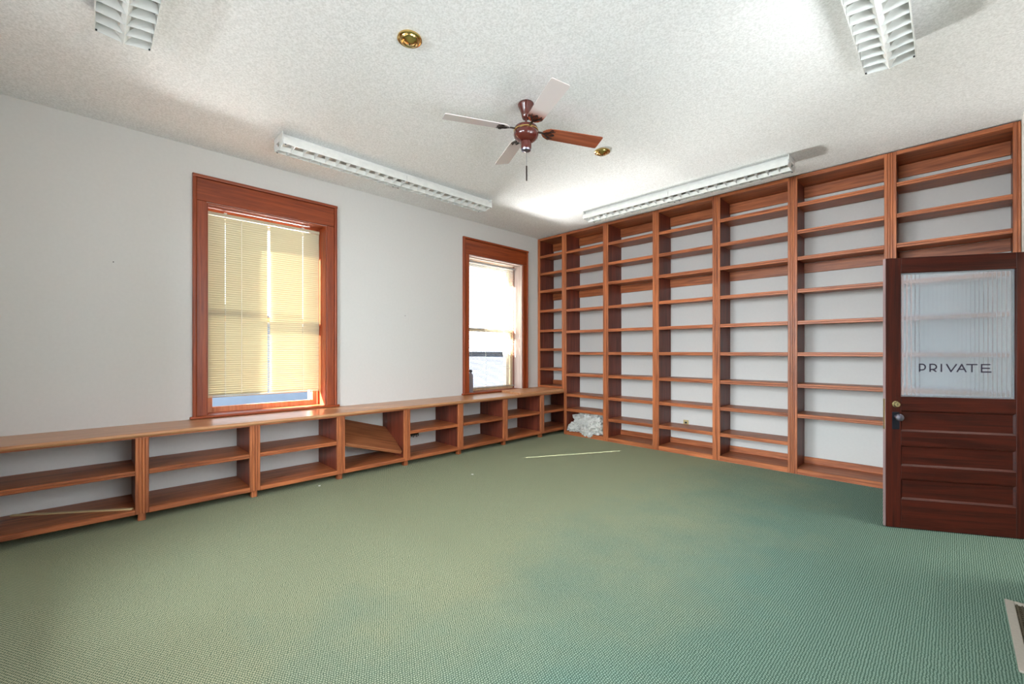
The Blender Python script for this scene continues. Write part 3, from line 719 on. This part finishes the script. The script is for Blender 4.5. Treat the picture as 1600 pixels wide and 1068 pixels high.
# ------------------------------------------------------------------ floor register
r = tag(empty('floor_register', (0.190, 2.762, 0)), 'beige framed floor register with brown grille at the right wall', 'vent')
rw, rl = 0.212, 0.748
bm = new(); fb = 0.034
box(bm, 0, fb, 0, rl, 0, 0.010, 0.003); box(bm, rw - fb, rw, 0, rl, 0, 0.010, 0.003); box(bm, fb, rw - fb, 0, fb, 0, 0.010, 0.003); box(bm, fb, rw - fb, rl - fb, rl, 0, 0.010, 0.003)
obj('frame', bm, M['register_frame'], r)
bx('well', M['register_dark'], r, fb, rw - fb, fb, rl - fb, 0.0005, 0.002)
ff = None
for k in range(8):
    x = fb + 0.008 + k * (rw - 2 * fb - 0.016) / 7
    if ff is None:
        bm = new(); box(bm, -0.003, 0.003, fb, rl - fb, 0.002, 0.009); ff = obj('grille_bar', bm, M['grille'], r, loc=(x, 0, 0))
    else: again(ff, 'grille_bar', r, (x, 0, 0))
cf = None
for k in range(26):
    y = fb + 0.014 + k * (rl - 2 * fb - 0.028) / 25
    if cf is None:
        bm = new(); box(bm, fb, rw - fb, -0.003, 0.003, 0.002, 0.0075); cf = obj('cross_bar', bm, M['grille'], r, loc=(0, y, 0))
    else: again(cf, 'cross_bar', r, (0, y, 0))

# ------------------------------------------------------------------ crumpled plastic sheeting in the second tall bookcase
def crumple(bm, c, rad, seed, sub=4, amp=0.32):
    vs_ = bmesh.ops.create_icosphere(bm, subdivisions=sub, radius=1.0)['verts']
    for v in vs_:
        p = v.co.normalized(); q = p * 2.6 + Vector((seed, seed * 2.1, -seed))
        k = abs(noise.noise(q)) * 1.5 + abs(noise.noise(q * 2.7)) * 0.7 + abs(noise.noise(q * 6.1)) * 0.35
        s = 1.0 - amp + amp * 1.15 * k
        v.co = Vector(c) + Vector((p.x * rad[0], p.y * rad[1], p.z * rad[2])) * s
bm = new()
crumple(bm, (-4.02, 5.715, 0.215), (0.34, 0.17, 0.195), 3.3)
crumple(bm, (-3.84, 5.665, 0.170), (0.22, 0.20, 0.165), 8.7)
crumple(bm, (-4.25, 5.585, 0.115), (0.125, 0.10, 0.085), 5.9)
crumple(bm, (-3.97, 5.555, 0.095), (0.16, 0.10, 0.075), 12.4)
crumple(bm, (-3.90, 5.500, 0.065), (0.060, 0.030, 0.055), 2.2, 3)
for v in bm.verts:
    v.co.x = min(max(v.co.x, -4.366), -3.660); v.co.y = min(v.co.y, 5.868)
    if v.co.y > 5.512: v.co.z = max(v.co.z, 0.0605)
    else: v.co.z = max(v.co.z, 0.012)
    if v.co.z < 0.06 and v.co.y > 5.504: v.co.y = 5.504
    v.co.z = min(v.co.z, 0.368)
o = obj('plastic_sheeting', bm, M['plastic'])
tag(o, 'crumpled clear plastic sheeting stuffed into the bottom of a tall bookcase', 'plastic sheet')

# scraps on the carpet
for x, y, s, lab in ((-4.40, 1.66, 0.012, 'tiny white paper scrap on carpet beside the low case under the near window'), (-3.648, 2.99, 0.014, 'tiny white paper scrap out on the open carpet')):
    bm = new(); prism(bm, [(-s, -s * 0.6), (s * 0.8, -s * 0.7), (s, s * 0.5), (0, s), (-s * 0.9, s * 0.4)], 'z', 0.0, 0.004)
    o = obj('paper_scrap', bm, M['paper']); o.location = (x, y, 0.0005); tag(o, lab, 'scrap', 'paper scraps on the carpet')

# ------------------------------------------------------------------ outside the left windows
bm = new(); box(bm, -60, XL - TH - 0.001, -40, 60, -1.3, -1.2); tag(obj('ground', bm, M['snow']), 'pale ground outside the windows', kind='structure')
def house(loc, rz, w_, d_, h_, rh, label):
    r = tag(empty('house', loc, rz), label, 'house', 'houses outside the windows')
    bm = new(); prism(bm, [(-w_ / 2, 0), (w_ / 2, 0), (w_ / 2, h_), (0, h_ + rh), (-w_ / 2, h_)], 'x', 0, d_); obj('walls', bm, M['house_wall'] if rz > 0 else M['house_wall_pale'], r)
    for s in (-1, 1):
        bm = new(); e = 0.35; k = rh / (w_ / 2)
        prism(bm, [(0, h_ + rh + 0.02), (s * (w_ / 2 + e), h_ - k * e + 0.02), (s * (w_ / 2 + e), h_ - k * e + 0.2), (0, h_ + rh + 0.2)], 'x', -0.4, d_ + 0.4); obj('roof', bm, M['house_roof'], r)
    for y in (-w_ * 0.25, w_ * 0.25):
        bx('window_pane', M['house_glass'], r, d_, d_ + 0.05, y - 0.45, y + 0.45, 1.2, 2.5)
    return r
bm = new(); box(bm, -7.6, 5.0, -7.0, -6.0, -1.2, 7.2); tag(obj('sun_block_wall', bm, M['sun_block_brick']), 'unseen wall added to keep sun off the near-wall windows', kind='structure')  # unseen block, added to stop the sun before the near-wall windows
bm = new(); box(bm, -13.0, -9.5, -5.2, -4.3, -1.2, 7.3); tag(obj('sun_block_wall', bm, M['sun_block_brick']), 'unseen wall added to shade the lower far window', kind='structure')  # unseen block, added so the sun misses the far window's lower sash
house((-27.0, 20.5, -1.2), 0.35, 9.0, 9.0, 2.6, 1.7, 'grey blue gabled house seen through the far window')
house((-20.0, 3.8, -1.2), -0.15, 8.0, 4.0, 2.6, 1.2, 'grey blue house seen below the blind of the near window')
